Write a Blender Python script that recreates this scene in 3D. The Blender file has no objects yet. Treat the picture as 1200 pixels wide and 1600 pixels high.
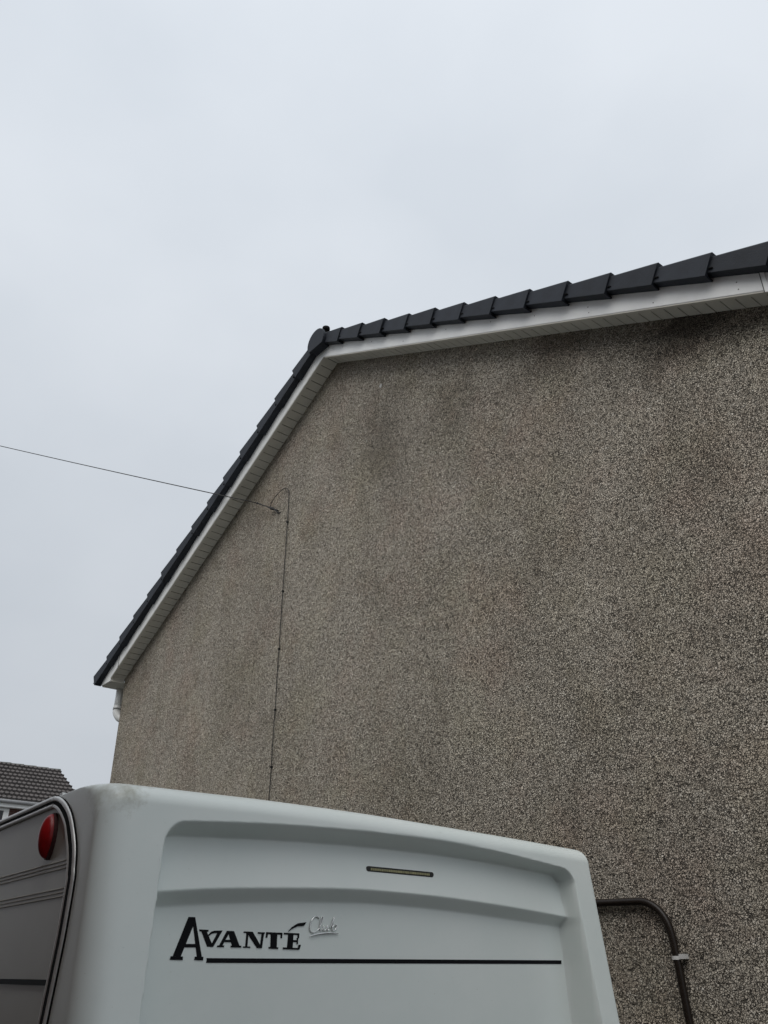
import bpy, bmesh, math, random
from mathutils import Vector, Matrix
random.seed(7)
sc = bpy.context.scene
H = 1.9                                   # eye height of the photographer

# ---------------------------------------------------------------- camera
cam_d = bpy.data.cameras.new('camera')
cam = bpy.data.objects.new('camera', cam_d); sc.collection.objects.link(cam)
cam_d.sensor_fit = 'VERTICAL'; cam_d.sensor_height = 36.0
cam_d.lens = 1310.74 / 1600 * 36.0
cam_d.clip_start = 0.05; cam_d.clip_end = 1500
Rt = Vector((0.63490696, 0.77258155, -0.00330043))
Up = Vector((0.37185126, -0.30183697, 0.87785026))
Fw = Vector((-0.67721473, 0.55858051, 0.47892382))
cam.matrix_world = Matrix(((Rt.x, Up.x, -Fw.x, 0), (Rt.y, Up.y, -Fw.y, 0), (Rt.z, Up.z, -Fw.z, H), (0, 0, 0, 1)))
sc.camera = cam

# ---------------------------------------------------------------- overcast sky, soft sun, exposure
SUN_EL, SUN_AZ = math.radians(52), math.radians(152)      # azimuth from +Y towards +X
w = bpy.data.worlds.new('World'); sc.world = w; w.use_nodes = True
nt = w.node_tree; N = nt.nodes; K = nt.links
for n in list(N): N.remove(n)
wo = N.new('ShaderNodeOutputWorld'); bg = N.new('ShaderNodeBackground'); bg.inputs['Strength'].default_value = 0.1
sky = N.new('ShaderNodeTexSky'); sky.sky_type = 'NISHITA'; sky.sun_disc = False
sky.sun_elevation = SUN_EL; sky.sun_rotation = SUN_AZ; sky.dust_density = 3
tc = N.new('ShaderNodeTexCoord')
mp = N.new('ShaderNodeMapping'); mp.inputs['Scale'].default_value = (1, 1, 1.6); mp.inputs['Location'].default_value = (3.1, 1.7, 0.4)
nz = N.new('ShaderNodeTexNoise'); nz.inputs['Scale'].default_value = 2.2; nz.inputs['Detail'].default_value = 6; nz.inputs['Roughness'].default_value = 0.45
rp = N.new('ShaderNodeValToRGB')
rp.color_ramp.elements[0].position = 0.40; rp.color_ramp.elements[0].color = (8.35, 8.98, 9.75, 1)
rp.color_ramp.elements[1].position = 0.60; rp.color_ramp.elements[1].color = (9.25, 9.83, 10.55, 1)
mx = N.new('ShaderNodeMixRGB'); mx.inputs[0].default_value = 0.96
K.new(tc.outputs['Generated'], mp.inputs[0]); K.new(mp.outputs[0], nz.inputs['Vector']); K.new(nz.outputs['Fac'], rp.inputs[0])
sz = N.new('ShaderNodeSeparateXYZ'); K.new(tc.outputs['Generated'], sz.inputs[0])
gr = N.new('ShaderNodeMapRange'); gr.inputs['From Min'].default_value = 0.0; gr.inputs['From Max'].default_value = 1.0
gr.inputs['To Min'].default_value = 0.46; gr.inputs['To Max'].default_value = 0.79; K.new(sz.outputs['Z'], gr.inputs['Value'])
gm_ = N.new('ShaderNodeVectorMath'); gm_.operation = 'SCALE'; K.new(rp.outputs[0], gm_.inputs[0]); K.new(gr.outputs[0], gm_.inputs['Scale'])
K.new(sky.outputs[0], mx.inputs[1]); K.new(gm_.outputs[0], mx.inputs[2]); K.new(mx.outputs[0], bg.inputs[0]); K.new(bg.outputs[0], wo.inputs[0])

sd = bpy.data.lights.new('sun', 'SUN'); sd.energy = 1.5; sd.angle = math.radians(55); sd.color = (1, 0.97, 0.93)
sun = bpy.data.objects.new('sun', sd); sc.collection.objects.link(sun)
dirv = Vector((math.sin(SUN_AZ) * math.cos(SUN_EL), math.cos(SUN_AZ) * math.cos(SUN_EL), math.sin(SUN_EL)))
sun.rotation_euler = dirv.to_track_quat('Z', 'Y').to_euler(); sun.location = dirv * 40
sc.view_settings.view_transform = 'Standard'; sc.view_settings.look = 'None'
sc.view_settings.exposure = 0.22; sc.view_settings.gamma = 1; sc.view_settings.use_curve_mapping = False

# ---------------------------------------------------------------- materials
def mat(name, col, rough=0.5, metal=0.0, var=0.0, vscale=6.0, bump=0.0, bscale=60.0, coat=0.0, spec=0.5):
    m = bpy.data.materials.new(name); m.use_nodes = True
    t = m.node_tree; b = t.nodes['Principled BSDF']
    b.inputs['Base Color'].default_value = (*col, 1); b.inputs['Roughness'].default_value = rough
    b.inputs['Metallic'].default_value = metal; b.inputs['Coat Weight'].default_value = coat
    b.inputs['Specular IOR Level'].default_value = spec
    tcn = t.nodes.new('ShaderNodeTexCoord')
    if var:
        n = t.nodes.new('ShaderNodeTexNoise'); n.inputs['Scale'].default_value = vscale; n.inputs['Detail'].default_value = 6; n.inputs['Roughness'].default_value = 0.62
        r = t.nodes.new('ShaderNodeValToRGB')
        r.color_ramp.elements[0].position = 0.3; r.color_ramp.elements[1].position = 0.72
        r.color_ramp.elements[0].color = (*[c * (1 - var) for c in col], 1); r.color_ramp.elements[1].color = (*[min(1, c * (1 + var)) for c in col], 1)
        t.links.new(tcn.outputs['Object'], n.inputs['Vector']); t.links.new(n.outputs['Fac'], r.inputs[0]); t.links.new(r.outputs[0], b.inputs['Base Color'])
    if bump:
        n = t.nodes.new('ShaderNodeTexNoise'); n.inputs['Scale'].default_value = bscale; n.inputs['Detail'].default_value = 4
        bp = t.nodes.new('ShaderNodeBump'); bp.inputs['Strength'].default_value = 0.6; bp.inputs['Distance'].default_value = bump
        t.links.new(tcn.outputs['Object'], n.inputs['Vector']); t.links.new(n.outputs['Fac'], bp.inputs['Height']); t.links.new(bp.outputs[0], b.inputs['Normal'])
    return m

def node(t, typ, **kw):
    n = t.nodes.new(typ)
    for k, v in kw.items():
        if k in n.inputs: n.inputs[k].default_value = v
        else: setattr(n, k, v)
    return n

def roughcast_material(name='roughcast'):
    """dry dash render: small pale chippings in a grey brown coat, with weather stains"""
    m = bpy.data.materials.new(name); m.use_nodes = True
    t = m.node_tree; L = t.links; b = t.nodes['Principled BSDF']; b.inputs['Roughness'].default_value = 0.9; b.inputs['Specular IOR Level'].default_value = 0.25
    co = node(t, 'ShaderNodeNewGeometry').outputs['Position']
    warp = node(t, 'ShaderNodeTexNoise', Scale=22.0, Detail=3.0)
    wm = node(t, 'ShaderNodeVectorMath', operation='SCALE'); L.new(warp.outputs['Color'], wm.inputs[0]); wm.inputs['Scale'].default_value = 0.035
    wa = node(t, 'ShaderNodeVectorMath', operation='ADD'); L.new(co, warp.inputs['Vector']); L.new(co, wa.inputs[0]); L.new(wm.outputs[0], wa.inputs[1])
    P = wa.outputs[0]
    vo = node(t, 'ShaderNodeTexVoronoi', Scale=92.0); L.new(P, vo.inputs['Vector'])
    ve = node(t, 'ShaderNodeTexVoronoi', Scale=92.0); ve.feature = 'DISTANCE_TO_EDGE'; L.new(P, ve.inputs['Vector'])
    vb = node(t, 'ShaderNodeTexVoronoi', Scale=40.0); L.new(P, vb.inputs['Vector'])
    sp = node(t, 'ShaderNodeSeparateColor'); L.new(vo.outputs['Color'], sp.inputs[0])
    sb = node(t, 'ShaderNodeSeparateColor'); L.new(vb.outputs['Color'], sb.inputs[0])
    # chip colour by cell
    cr = node(t, 'ShaderNodeValToRGB'); e = cr.color_ramp.elements
    e[0].position = 0; e[0].color = (0.33, 0.288, 0.232, 1); e[1].position = 1; e[1].color = (0.88, 0.825, 0.73, 1)
    for p_, c_ in ((0.25, (0.51, 0.452, 0.372)), (0.5, (0.625, 0.560, 0.466)), (0.82, (0.74, 0.672, 0.565))):
        x = e.new(p_); x.color = (*c_, 1)
    mixv = node(t, 'ShaderNodeMath', operation='MULTIPLY_ADD'); L.new(sp.outputs[0], mixv.inputs[0]); mixv.inputs[1].default_value = 0.62
    m2 = node(t, 'ShaderNodeMath', operation='MULTIPLY'); L.new(sb.outputs[1], m2.inputs[0]); m2.inputs[1].default_value = 0.38; L.new(m2.outputs[0], mixv.inputs[2])
    L.new(mixv.outputs[0], cr.inputs[0])
    # dirty coat between chips; dark pits paint the shade between stones
    er = node(t, 'ShaderNodeMapRange'); er.inputs['From Min'].default_value = 0.01; er.inputs['From Max'].default_value = 0.13; L.new(ve.outputs['Distance'], er.inputs['Value'])
    c1 = node(t, 'ShaderNodeMixRGB'); c1.inputs[1].default_value = (0.20, 0.176, 0.147, 1); L.new(er.outputs[0], c1.inputs[0]); L.new(cr.outputs[0], c1.inputs[2])
    pn = node(t, 'ShaderNodeTexNoise', Scale=88.0, Detail=2.0, Roughness=0.5); L.new(co, pn.inputs['Vector'])
    pr_ = node(t, 'ShaderNodeMapRange', interpolation_type='SMOOTHSTEP'); pr_.inputs['From Min'].default_value = 0.355; pr_.inputs['From Max'].default_value = 0.43
    pv = node(t, 'ShaderNodeTexNoise', Scale=1.7, Detail=4.0); L.new(co, pv.inputs['Vector'])
    pa = node(t, 'ShaderNodeMath', operation='MULTIPLY_ADD'); L.new(pv.outputs['Fac'], pa.inputs[0]); pa.inputs[1].default_value = 0.16; L.new(pn.outputs['Fac'], pa.inputs[2])
    pb = node(t, 'ShaderNodeMath', operation='SUBTRACT'); L.new(pa.outputs[0], pb.inputs[0]); pb.inputs[1].default_value = 0.08; L.new(pb.outputs[0], pr_.inputs['Value'])
    pn2 = node(t, 'ShaderNodeTexNoise', Scale=46.0, Detail=2.0, Roughness=0.5); L.new(co, pn2.inputs['Vector'])
    pr2 = node(t, 'ShaderNodeMapRange', interpolation_type='SMOOTHSTEP'); pr2.inputs['From Min'].default_value = 0.32; pr2.inputs['From Max'].default_value = 0.40; L.new(pn2.outputs['Fac'], pr2.inputs['Value'])
    pm = node(t, 'ShaderNodeMath', operation='MULTIPLY'); L.new(pr_.outputs[0], pm.inputs[0]); L.new(pr2.outputs[0], pm.inputs[1])
    c2 = node(t, 'ShaderNodeMixRGB'); c2.inputs[1].default_value = (0.17, 0.149, 0.122, 1); L.new(pm.outputs[0], c2.inputs[0]); L.new(c1.outputs[0], c2.inputs[2])
    c1 = c2
    # broad tints: pinkish and greenish weathering
    def tint(prev, scale, lo, hi, col, amount, loc, stretch=(1, 1, 1), mode='MULTIPLY'):
        mpn = node(t, 'ShaderNodeMapping'); mpn.inputs['Scale'].default_value = stretch; mpn.inputs['Location'].default_value = loc; L.new(co, mpn.inputs[0])
        n = node(t, 'ShaderNodeTexNoise', Scale=scale, Detail=6.0, Roughness=0.65); L.new(mpn.outputs[0], n.inputs['Vector'])
        r = node(t, 'ShaderNodeMapRange'); r.inputs['From Min'].default_value = lo; r.inputs['From Max'].default_value = hi; r.inputs['To Max'].default_value = amount; L.new(n.outputs['Fac'], r.inputs['Value'])
        x = node(t, 'ShaderNodeMixRGB', blend_type=mode); L.new(r.outputs[0], x.inputs[0]); L.new(prev, x.inputs[1]); x.inputs[2].default_value = (*col, 1)
        return x.outputs[0]
    c = tint(c1.outputs[0], 1.5, 0.47, 0.68, (0.98, 0.98, 0.86), 0.5, (4.2, 0, 1.3))
    c = tint(c, 1.9, 0.50, 0.70, (1.0, 0.89, 0.87), 0.6, (-2.2, 0, 7.3))
    c = tint(c, 0.9, 0.44, 0.72, (0.66, 0.64, 0.60), 0.55, (9.2, 0, 3.3), (1.3, 1, 0.7))
    c = tint(c, 3.4, 0.50, 0.72, (0.70, 0.68, 0.65), 0.5, (1.2, 0, 5.3), (1.2, 1, 0.7))
    # soot and damp stains with a shape of their own
    def blob(prev, cx, cz, rx, rz, amount, col=(0.36, 0.35, 0.33)):
        v = node(t, 'ShaderNodeVectorMath', operation='SUBTRACT'); L.new(co, v.inputs[0]); v.inputs[1].default_value = (cx, 4.0, cz)
        n = node(t, 'ShaderNodeTexNoise', Scale=4.2, Detail=7.0, Roughness=0.75); L.new(co, n.inputs['Vector'])
        ns = node(t, 'ShaderNodeVectorMath', operation='SCALE'); ns.inputs['Scale'].default_value = 0.9
        nc = node(t, 'ShaderNodeVectorMath', operation='SUBTRACT'); L.new(n.outputs['Color'], nc.inputs[0]); nc.inputs[1].default_value = (0.5, 0.5, 0.5)
        L.new(nc.outputs[0], ns.inputs[0])
        a = node(t, 'ShaderNodeVectorMath', operation='ADD'); L.new(v.outputs[0], a.inputs[0]); L.new(ns.outputs[0], a.inputs[1])
        d = node(t, 'ShaderNodeVectorMath', operation='MULTIPLY'); L.new(a.outputs[0], d.inputs[0]); d.inputs[1].default_value = (1 / rx, 0, 1 / rz)
        ln = node(t, 'ShaderNodeVectorMath', operation='LENGTH'); L.new(d.outputs[0], ln.inputs[0])
        r = node(t, 'ShaderNodeMapRange', interpolation_type='SMOOTHSTEP'); r.inputs['From Min'].default_value = 1.2; r.inputs['From Max'].default_value = 0.1; r.inputs['To Min'].default_value = 0; r.inputs['To Max'].default_value = amount; L.new(ln.outputs['Value'], r.inputs['Value'])
        x = node(t, 'ShaderNodeMixRGB', blend_type='MULTIPLY'); L.new(r.outputs[0], x.inputs[0]); L.new(prev, x.inputs[1]); x.inputs[2].default_value = (*col, 1)
        return x.outputs[0]
    c = blob(c, -4.88, H + 4.25, 0.42, 0.55, 0.55)
    c = blob(c, -4.75, H + 3.75, 0.45, 0.6, 0.25)
    c = blob(c, -4.02, H + 4.05, 0.48, 0.42, 0.55)
    c = blob(c, -3.85, H + 3.55, 0.45, 0.45, 0.22)
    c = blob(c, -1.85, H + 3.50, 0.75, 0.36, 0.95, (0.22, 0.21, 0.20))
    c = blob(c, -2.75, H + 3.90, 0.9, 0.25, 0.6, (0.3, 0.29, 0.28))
    c = blob(c, -5.45, H + 4.5, 0.4, 0.35, 0.25)
    L.new(c, b.inputs['Base Color'])
    # relief of the chippings
    f0 = node(t, 'ShaderNodeMath', operation='MULTIPLY_ADD'); L.new(sp.outputs[1], f0.inputs[0]); f0.inputs[1].default_value = 0.6; L.new(er.outputs[0], f0.inputs[2])
    f = node(t, 'ShaderNodeMath', operation='ADD'); L.new(f0.outputs[0], f.inputs[0]); L.new(pm.outputs[0], f.inputs[1])
    bp = node(t, 'ShaderNodeBump', Strength=1.0, Distance=0.015); L.new(f.outputs[0], bp.inputs['Height'])
    n2 = node(t, 'ShaderNodeTexNoise', Scale=9.0, Detail=5.0); L.new(co, n2.inputs['Vector'])
    bp2 = node(t, 'ShaderNodeBump', Strength=0.5, Distance=0.03); L.new(n2.outputs['Fac'], bp2.inputs['Height']); L.new(bp.outputs[0], bp2.inputs['Normal'])
    L.new(bp2.outputs[0], b.inputs['Normal'])
    return m

def brick_material(name='red_brick'):
    m = bpy.data.materials.new(name); m.use_nodes = True
    t = m.node_tree; L = t.links; b = t.nodes['Principled BSDF']; b.inputs['Roughness'].default_value = 0.9
    g = node(t, 'ShaderNodeNewGeometry'); s = node(t, 'ShaderNodeSeparateXYZ'); L.new(g.outputs['Position'], s.inputs[0])
    ad = node(t, 'ShaderNodeMath', operation='ADD'); L.new(s.outputs[0], ad.inputs[0]); L.new(s.outputs[1], ad.inputs[1])
    cb = node(t, 'ShaderNodeCombineXYZ'); L.new(ad.outputs[0], cb.inputs[0]); L.new(s.outputs[2], cb.inputs[1])
    br = node(t, 'ShaderNodeTexBrick'); L.new(cb.outputs[0], br.inputs['Vector'])
    br.inputs['Scale'].default_value = 1; br.inputs['Brick Width'].default_value = 0.225; br.inputs['Row Height'].default_value = 0.075; br.inputs['Mortar Size'].default_value = 0.006
    br.inputs['Color1'].default_value = (0.12, 0.045, 0.03, 1); br.inputs['Color2'].default_value = (0.07, 0.03, 0.025, 1); br.inputs['Mortar'].default_value = (0.13, 0.11, 0.1, 1)
    L.new(br.outputs['Color'], b.inputs['Base Color']); return m

def grp_material():
    """aged white glass fibre moulding, with brown grime at the top outer corner"""
    m = bpy.data.materials.new('white_moulding'); m.use_nodes = True
    t = m.node_tree; L = t.links; b = t.nodes['Principled BSDF']
    b.inputs['Roughness'].default_value = 0.3; b.inputs['Specular IOR Level'].default_value = 0.4
    co = node(t, 'ShaderNodeNewGeometry').outputs['Position']
    n = node(t, 'ShaderNodeTexNoise', Scale=3.0, Detail=7.0, Roughness=0.65); L.new(co, n.inputs['Vector'])
    r = node(t, 'ShaderNodeValToRGB'); r.color_ramp.elements[0].position = 0.3; r.color_ramp.elements[1].position = 0.7
    r.color_ramp.elements[0].color = (0.73, 0.79, 0.76, 1); r.color_ramp.elements[1].color = (0.785, 0.83, 0.80, 1); L.new(n.outputs['Fac'], r.inputs[0])
    sp = node(t, 'ShaderNodeTexNoise', Scale=120.0, Detail=3.0); L.new(co, sp.inputs['Vector'])
    sr = node(t, 'ShaderNodeMapRange'); sr.inputs['From Min'].default_value = 0.72; sr.inputs['From Max'].default_value = 0.8; sr.inputs['To Max'].default_value = 0.5; L.new(sp.outputs['Fac'], sr.inputs['Value'])
    x1 = node(t, 'ShaderNodeMixRGB', blend_type='MULTIPLY'); L.new(sr.outputs[0], x1.inputs[0]); L.new(r.outputs[0], x1.inputs[1]); x1.inputs[2].default_value = (0.55, 0.5, 0.42, 1)
    v = node(t, 'ShaderNodeVectorMath', operation='DISTANCE'); L.new(co, v.inputs[0]); v.inputs[1].default_value = GRIME
    gn = node(t, 'ShaderNodeTexNoise', Scale=16.0, Detail=6.0, Roughness=0.7); L.new(co, gn.inputs['Vector'])
    gm = node(t, 'ShaderNodeMath', operation='MULTIPLY_ADD'); L.new(gn.outputs['Fac'], gm.inputs[0]); gm.inputs[1].default_value = 0.22; L.new(v.outputs['Value'], gm.inputs[2])
    gr = node(t, 'ShaderNodeMapRange'); gr.inputs['From Min'].default_value = 0.21; gr.inputs['From Max'].default_value = 0.13; gr.inputs['To Min'].default_value = 0; gr.inputs['To Max'].default_value = 0.75; L.new(gm.outputs[0], gr.inputs['Value'])
    x2 = node(t, 'ShaderNodeMixRGB', blend_type='MULTIPLY'); L.new(gr.outputs[0], x2.inputs[0]); L.new(x1.outputs[0], x2.inputs[1]); x2.inputs[2].default_value = (0.42, 0.38, 0.29, 1)
    L.new(x2.outputs[0], b.inputs['Base Color'])
    rn = node(t, 'ShaderNodeMapRange'); rn.inputs['To Min'].default_value = 0.22; rn.inputs['To Max'].default_value = 0.42; L.new(n.outputs['Fac'], rn.inputs['Value']); L.new(rn.outputs[0], b.inputs['Roughness'])
    bn = node(t, 'ShaderNodeTexNoise', Scale=7.0, Detail=2.0); L.new(co, bn.inputs['Vector'])
    bp = node(t, 'ShaderNodeBump', Strength=0.12, Distance=0.01); L.new(bn.outputs['Fac'], bp.inputs['Height']); L.new(bp.outputs[0], b.inputs['Normal'])
    return m

# ---------------------------------------------------------------- helpers
def origin(o):
    v = Vector((0, 0, 0))
    while o: v += o.location; o = o.parent
    return v
def link(name, me, parent=None, kind=None, label=None):
    o = bpy.data.objects.new(name, me); sc.collection.objects.link(o)
    if parent: o.parent = parent
    if kind: o['kind'] = kind
    if label: o['label'] = label
    return o
def obj(name, verts, faces, m, parent=None, smooth=False, kind=None, label=None, bevel=0):
    """one mesh object from WORLD coordinates"""
    off = origin(parent) if parent else Vector((0, 0, 0))
    me = bpy.data.meshes.new(name); me.from_pydata([tuple(Vector(v) - off) for v in verts], [], faces)
    bm = bmesh.new(); bm.from_mesh(me)
    bmesh.ops.recalc_face_normals(bm, faces=bm.faces)
    if bevel: bmesh.ops.bevel(bm, geom=list(bm.edges), offset=bevel, segments=2, affect='EDGES', profile=0.5)
    bm.to_mesh(me); bm.free()
    me.materials.append(m)
    if smooth: me.polygons.foreach_set('use_smooth', [True] * len(me.polygons))
    return link(name, me, parent, kind, label)
def thing(name, label, cat, loc, group=None):
    o = link(name, None); o.location = loc; o['label'] = label; o['category'] = cat
    if group: o['group'] = group
    return o
def tag(o, label, cat, group=None):
    o['label'] = label; o['category'] = cat
    if group: o['group'] = group
    return o
CUBE = [(0, 1, 3, 2), (4, 6, 7, 5), (0, 4, 5, 1), (2, 3, 7, 6), (0, 2, 6, 4), (1, 5, 7, 3)]
def box(x0, x1, y0, y1, z0, z1): return [(x, y, z) for x in (x0, x1) for y in (y0, y1) for z in (z0, z1)], CUBE
def prism(poly, d):
    """poly of 3D points pushed by vector d"""
    n = len(poly); v = [Vector(p) for p in poly] + [Vector(p) + Vector(d) for p in poly]
    return v, [tuple(range(n)), tuple(range(2 * n - 1, n - 1, -1))] + [(i, i + n, (i + 1) % n + n, (i + 1) % n) for i in range(n)]
def tube(pts, r, seg=10, cap=True):
    pts = [Vector(p) for p in pts]; V = []; F = []; nrm = None
    for i, p in enumerate(pts):
        tn = (pts[min(i + 1, len(pts) - 1)] - pts[max(i - 1, 0)]).normalized()
        if nrm is None: nrm = tn.orthogonal().normalized()
        nrm = (nrm - tn * nrm.dot(tn)).normalized(); bn = tn.cross(nrm)
        rr = r[i] if isinstance(r, (list, tuple)) else r
        for k in range(seg):
            a = 2 * math.pi * k / seg; V.append(p + nrm * (rr * math.cos(a)) + bn * (rr * math.sin(a)))
    for i in range(len(pts) - 1):
        for k in range(seg):
            a, b = i * seg + k, i * seg + (k + 1) % seg; F.append((a, b, b + seg, a + seg))
    if cap: F += [tuple(range(seg)), tuple(range(len(V) - 1, len(V) - seg - 1, -1))]
    return V, F
def merge(parts):
    V = []; F = []
    for v, f in parts:
        o = len(V); V += list(v); F += [tuple(i + o for i in q) for q in f]
    return V, F
def lerp(a, b, t): return a + (b - a) * t
def interp(pts, x):
    if x <= pts[0][0]: return pts[0][1]
    for (x0, y0), (x1, y1) in zip(pts, pts[1:]):
        if x <= x1: return y0 + (y1 - y0) * (x - x0) / (x1 - x0)
    return pts[-1][1]
def smooth(t): t = max(0, min(1, t)); return t * t * (3 - 2 * t)
def catmull(pts, n):
    P = [Vector(p) for p in pts]; P = [P[0] * 2 - P[1]] + P + [P[-1] * 2 - P[-2]]; out = []
    for i in range(1, len(P) - 2):
        for k in range(n):
            t = k / n; a, b, c, d = P[i - 1:i + 3]
            out.append(0.5 * (2 * b + (c - a) * t + (2 * a - 5 * b + 4 * c - d) * t * t + (3 * b - a - 3 * c + d) * t ** 3))
    return out + [P[-2]]

# caravan frame: a = backwards along the caravan away from the camera, b = across it towards the wall
CY = -0.03807799; cc, cs = math.cos(CY), math.sin(CY)
def cw(a, b, z): return Vector((-cc * a - cs * b, -cs * a + cc * b, z + H))
GRIME = tuple(cw(2.66, 0.985, 0.47))

M_wall = roughcast_material()
M_grp = grp_material()
M_upvc = mat('white_upvc', (0.86, 0.86, 0.84), 0.35, var=0.06, vscale=5)
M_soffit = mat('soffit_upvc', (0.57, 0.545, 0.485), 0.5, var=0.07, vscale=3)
M_verge = mat('slate_grey_plastic', (0.019, 0.023, 0.031), 0.65, spec=0.3, var=0.18, vscale=14, bump=0.002, bscale=90)
_t = M_verge.node_tree; _b = _t.nodes['Principled BSDF']; _oi = _t.nodes.new('ShaderNodeObjectInfo')
_mr = _t.nodes.new('ShaderNodeMapRange'); _mr.inputs['To Min'].default_value = 0.82; _mr.inputs['To Max'].default_value = 1.22; _t.links.new(_oi.outputs['Random'], _mr.inputs['Value'])
_vm = _t.nodes.new('ShaderNodeVectorMath'); _vm.operation = 'SCALE'; _t.links.new(_b.inputs['Base Color'].links[0].from_socket, _vm.inputs[0]); _t.links.new(_mr.outputs[0], _vm.inputs['Scale']); _t.links.new(_vm.outputs[0], _b.inputs['Base Color'])
M_roof = mat('dark_roof_tile', (0.05, 0.05, 0.055), 0.85, var=0.2)
M_black = mat('black_vinyl', (0.005, 0.0055, 0.007), 0.6, spec=0.12)
M_cable = mat('black_cable', (0.012, 0.011, 0.010), 0.6)
M_pipe = mat('dark_brown_pipe', (0.016, 0.011, 0.008), 0.38, var=0.2, vscale=12, spec=0.3)
M_clip = mat('white_clip', (0.62, 0.61, 0.59), 0.5)
M_chrome = mat('chrome', (0.75, 0.75, 0.74), 0.16, metal=1.0)
M_alu = mat('aged_aluminium', (0.70, 0.70, 0.68), 0.38, metal=0.4, var=0.1, vscale=20)
M_nail = mat('dull_nail', (0.12, 0.11, 0.10), 0.6)
M_rubber = mat('black_rubber', (0.008, 0.008, 0.008), 0.8, spec=0.1)
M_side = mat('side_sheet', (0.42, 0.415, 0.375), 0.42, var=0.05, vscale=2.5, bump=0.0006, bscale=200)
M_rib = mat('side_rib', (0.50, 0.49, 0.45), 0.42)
M_red = mat('red_lens', (0.32, 0.007, 0.009), 0.3, var=0.15, vscale=40, spec=0.35)
M_redbase = mat('lamp_base', (0.05, 0.01, 0.01), 0.5)
M_glass = mat('dark_window', (0.02, 0.022, 0.025), 0.08)
M_slotd = mat('lamp_housing', (0.012, 0.011, 0.008), 0.5)
M_slotl = mat('ribbed_lens', (0.34, 0.32, 0.16), 0.3, var=0.25, vscale=60)
M_brick = brick_material()
M_fartile = mat('brown_grey_tile', (0.10, 0.090, 0.086), 0.9, var=0.22, vscale=2.2)
M_moss = mat('mossy_ridge', (0.070, 0.078, 0.068), 0.9, var=0.3, vscale=3)
M_ground = mat('ground', (0.055, 0.056, 0.05), 0.95, var=0.3, vscale=0.6, bump=0.01, bscale=20)
M_drive = mat('tarmac', (0.05, 0.05, 0.048), 0.7, var=0.15, vscale=2, bump=0.004, bscale=40)
M_wood = mat('weathered_wood', (0.12, 0.09, 0.065), 0.9, var=0.25, vscale=8)
M_tyre = mat('tyre', (0.02, 0.02, 0.02), 0.8)
M_drop = mat('water_drop', (0.95, 0.96, 0.97), 0.04)
M_drop.node_tree.nodes['Principled BSDF'].inputs['Transmission Weight'].default_value = 1.0
M_drop.node_tree.nodes['Principled BSDF'].inputs['IOR'].default_value = 1.33
M_nroof = mat('grey_roof', (0.08, 0.08, 0.085), 0.9, var=0.2)

# ---------------------------------------------------------------- ground
v, f = box(-220, 220, -220, 220, -0.5, 0); obj('ground', v, f, M_ground, kind='structure')
v, f = box(-14, 7, -1.04, 3.95, -0.3, 0.006); obj('driveway', v, f, M_drive, kind='structure')

# ---------------------------------------------------------------- the rendered house
RK = math.radians(27.54); TK = math.tan(RK)
AX, AZ = -5.592, H + 5.488                   # apex where the soffit meets the wall
HW = 4.37                                    # half width of the gable
YW, YB = 4.0, 3.816                          # wall face, barge board face
house = thing('rendered_house', 'grey brown pebble dashed house gable with dark tiled verge and white barge boards', 'house', (AX, YW, 0))
def gable(y0, y1, lift): 
    ez = AZ - TK * HW + lift
    poly = [(AX - HW, y0, 0), (AX + HW, y0, 0), (AX + HW, y0, ez), (AX, y0, AZ + lift), (AX - HW, y0, ez)]
    return prism(poly, (0, y1 - y0, 0))
v, f = gable(YW, YW + 0.3, 0.04); obj('gable_wall', v, f, M_wall, house)
for s in (-1, 1):
    x = AX + s * HW; v, f = box(min(x, x - s * 0.3), max(x, x - s * 0.3), YW + 0.3, 11, 0, AZ - TK * HW - 0.02); obj('side_wall', v, f, M_wall, house)
v, f = gable(10.7, 11, 0.04); obj('rear_gable', v, f, M_wall, house)
# a small patch left by an old fixing
c0 = Vector((-4.888, YW - 0.004, H + 4.787)); poly = [c0 + Vector((0.020 * math.cos(q) * (1 + 0.2 * math.sin(3 * q)), 0, 0.022 * math.sin(q))) for q in [k * 0.5236 for k in range(12)]]
v, f = prism(poly, (0, 0.006, 0)); obj('render_patch', v, f, mat('pale_filler', (0.40, 0.385, 0.36), 0.9, var=0.2, vscale=60), house)

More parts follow.
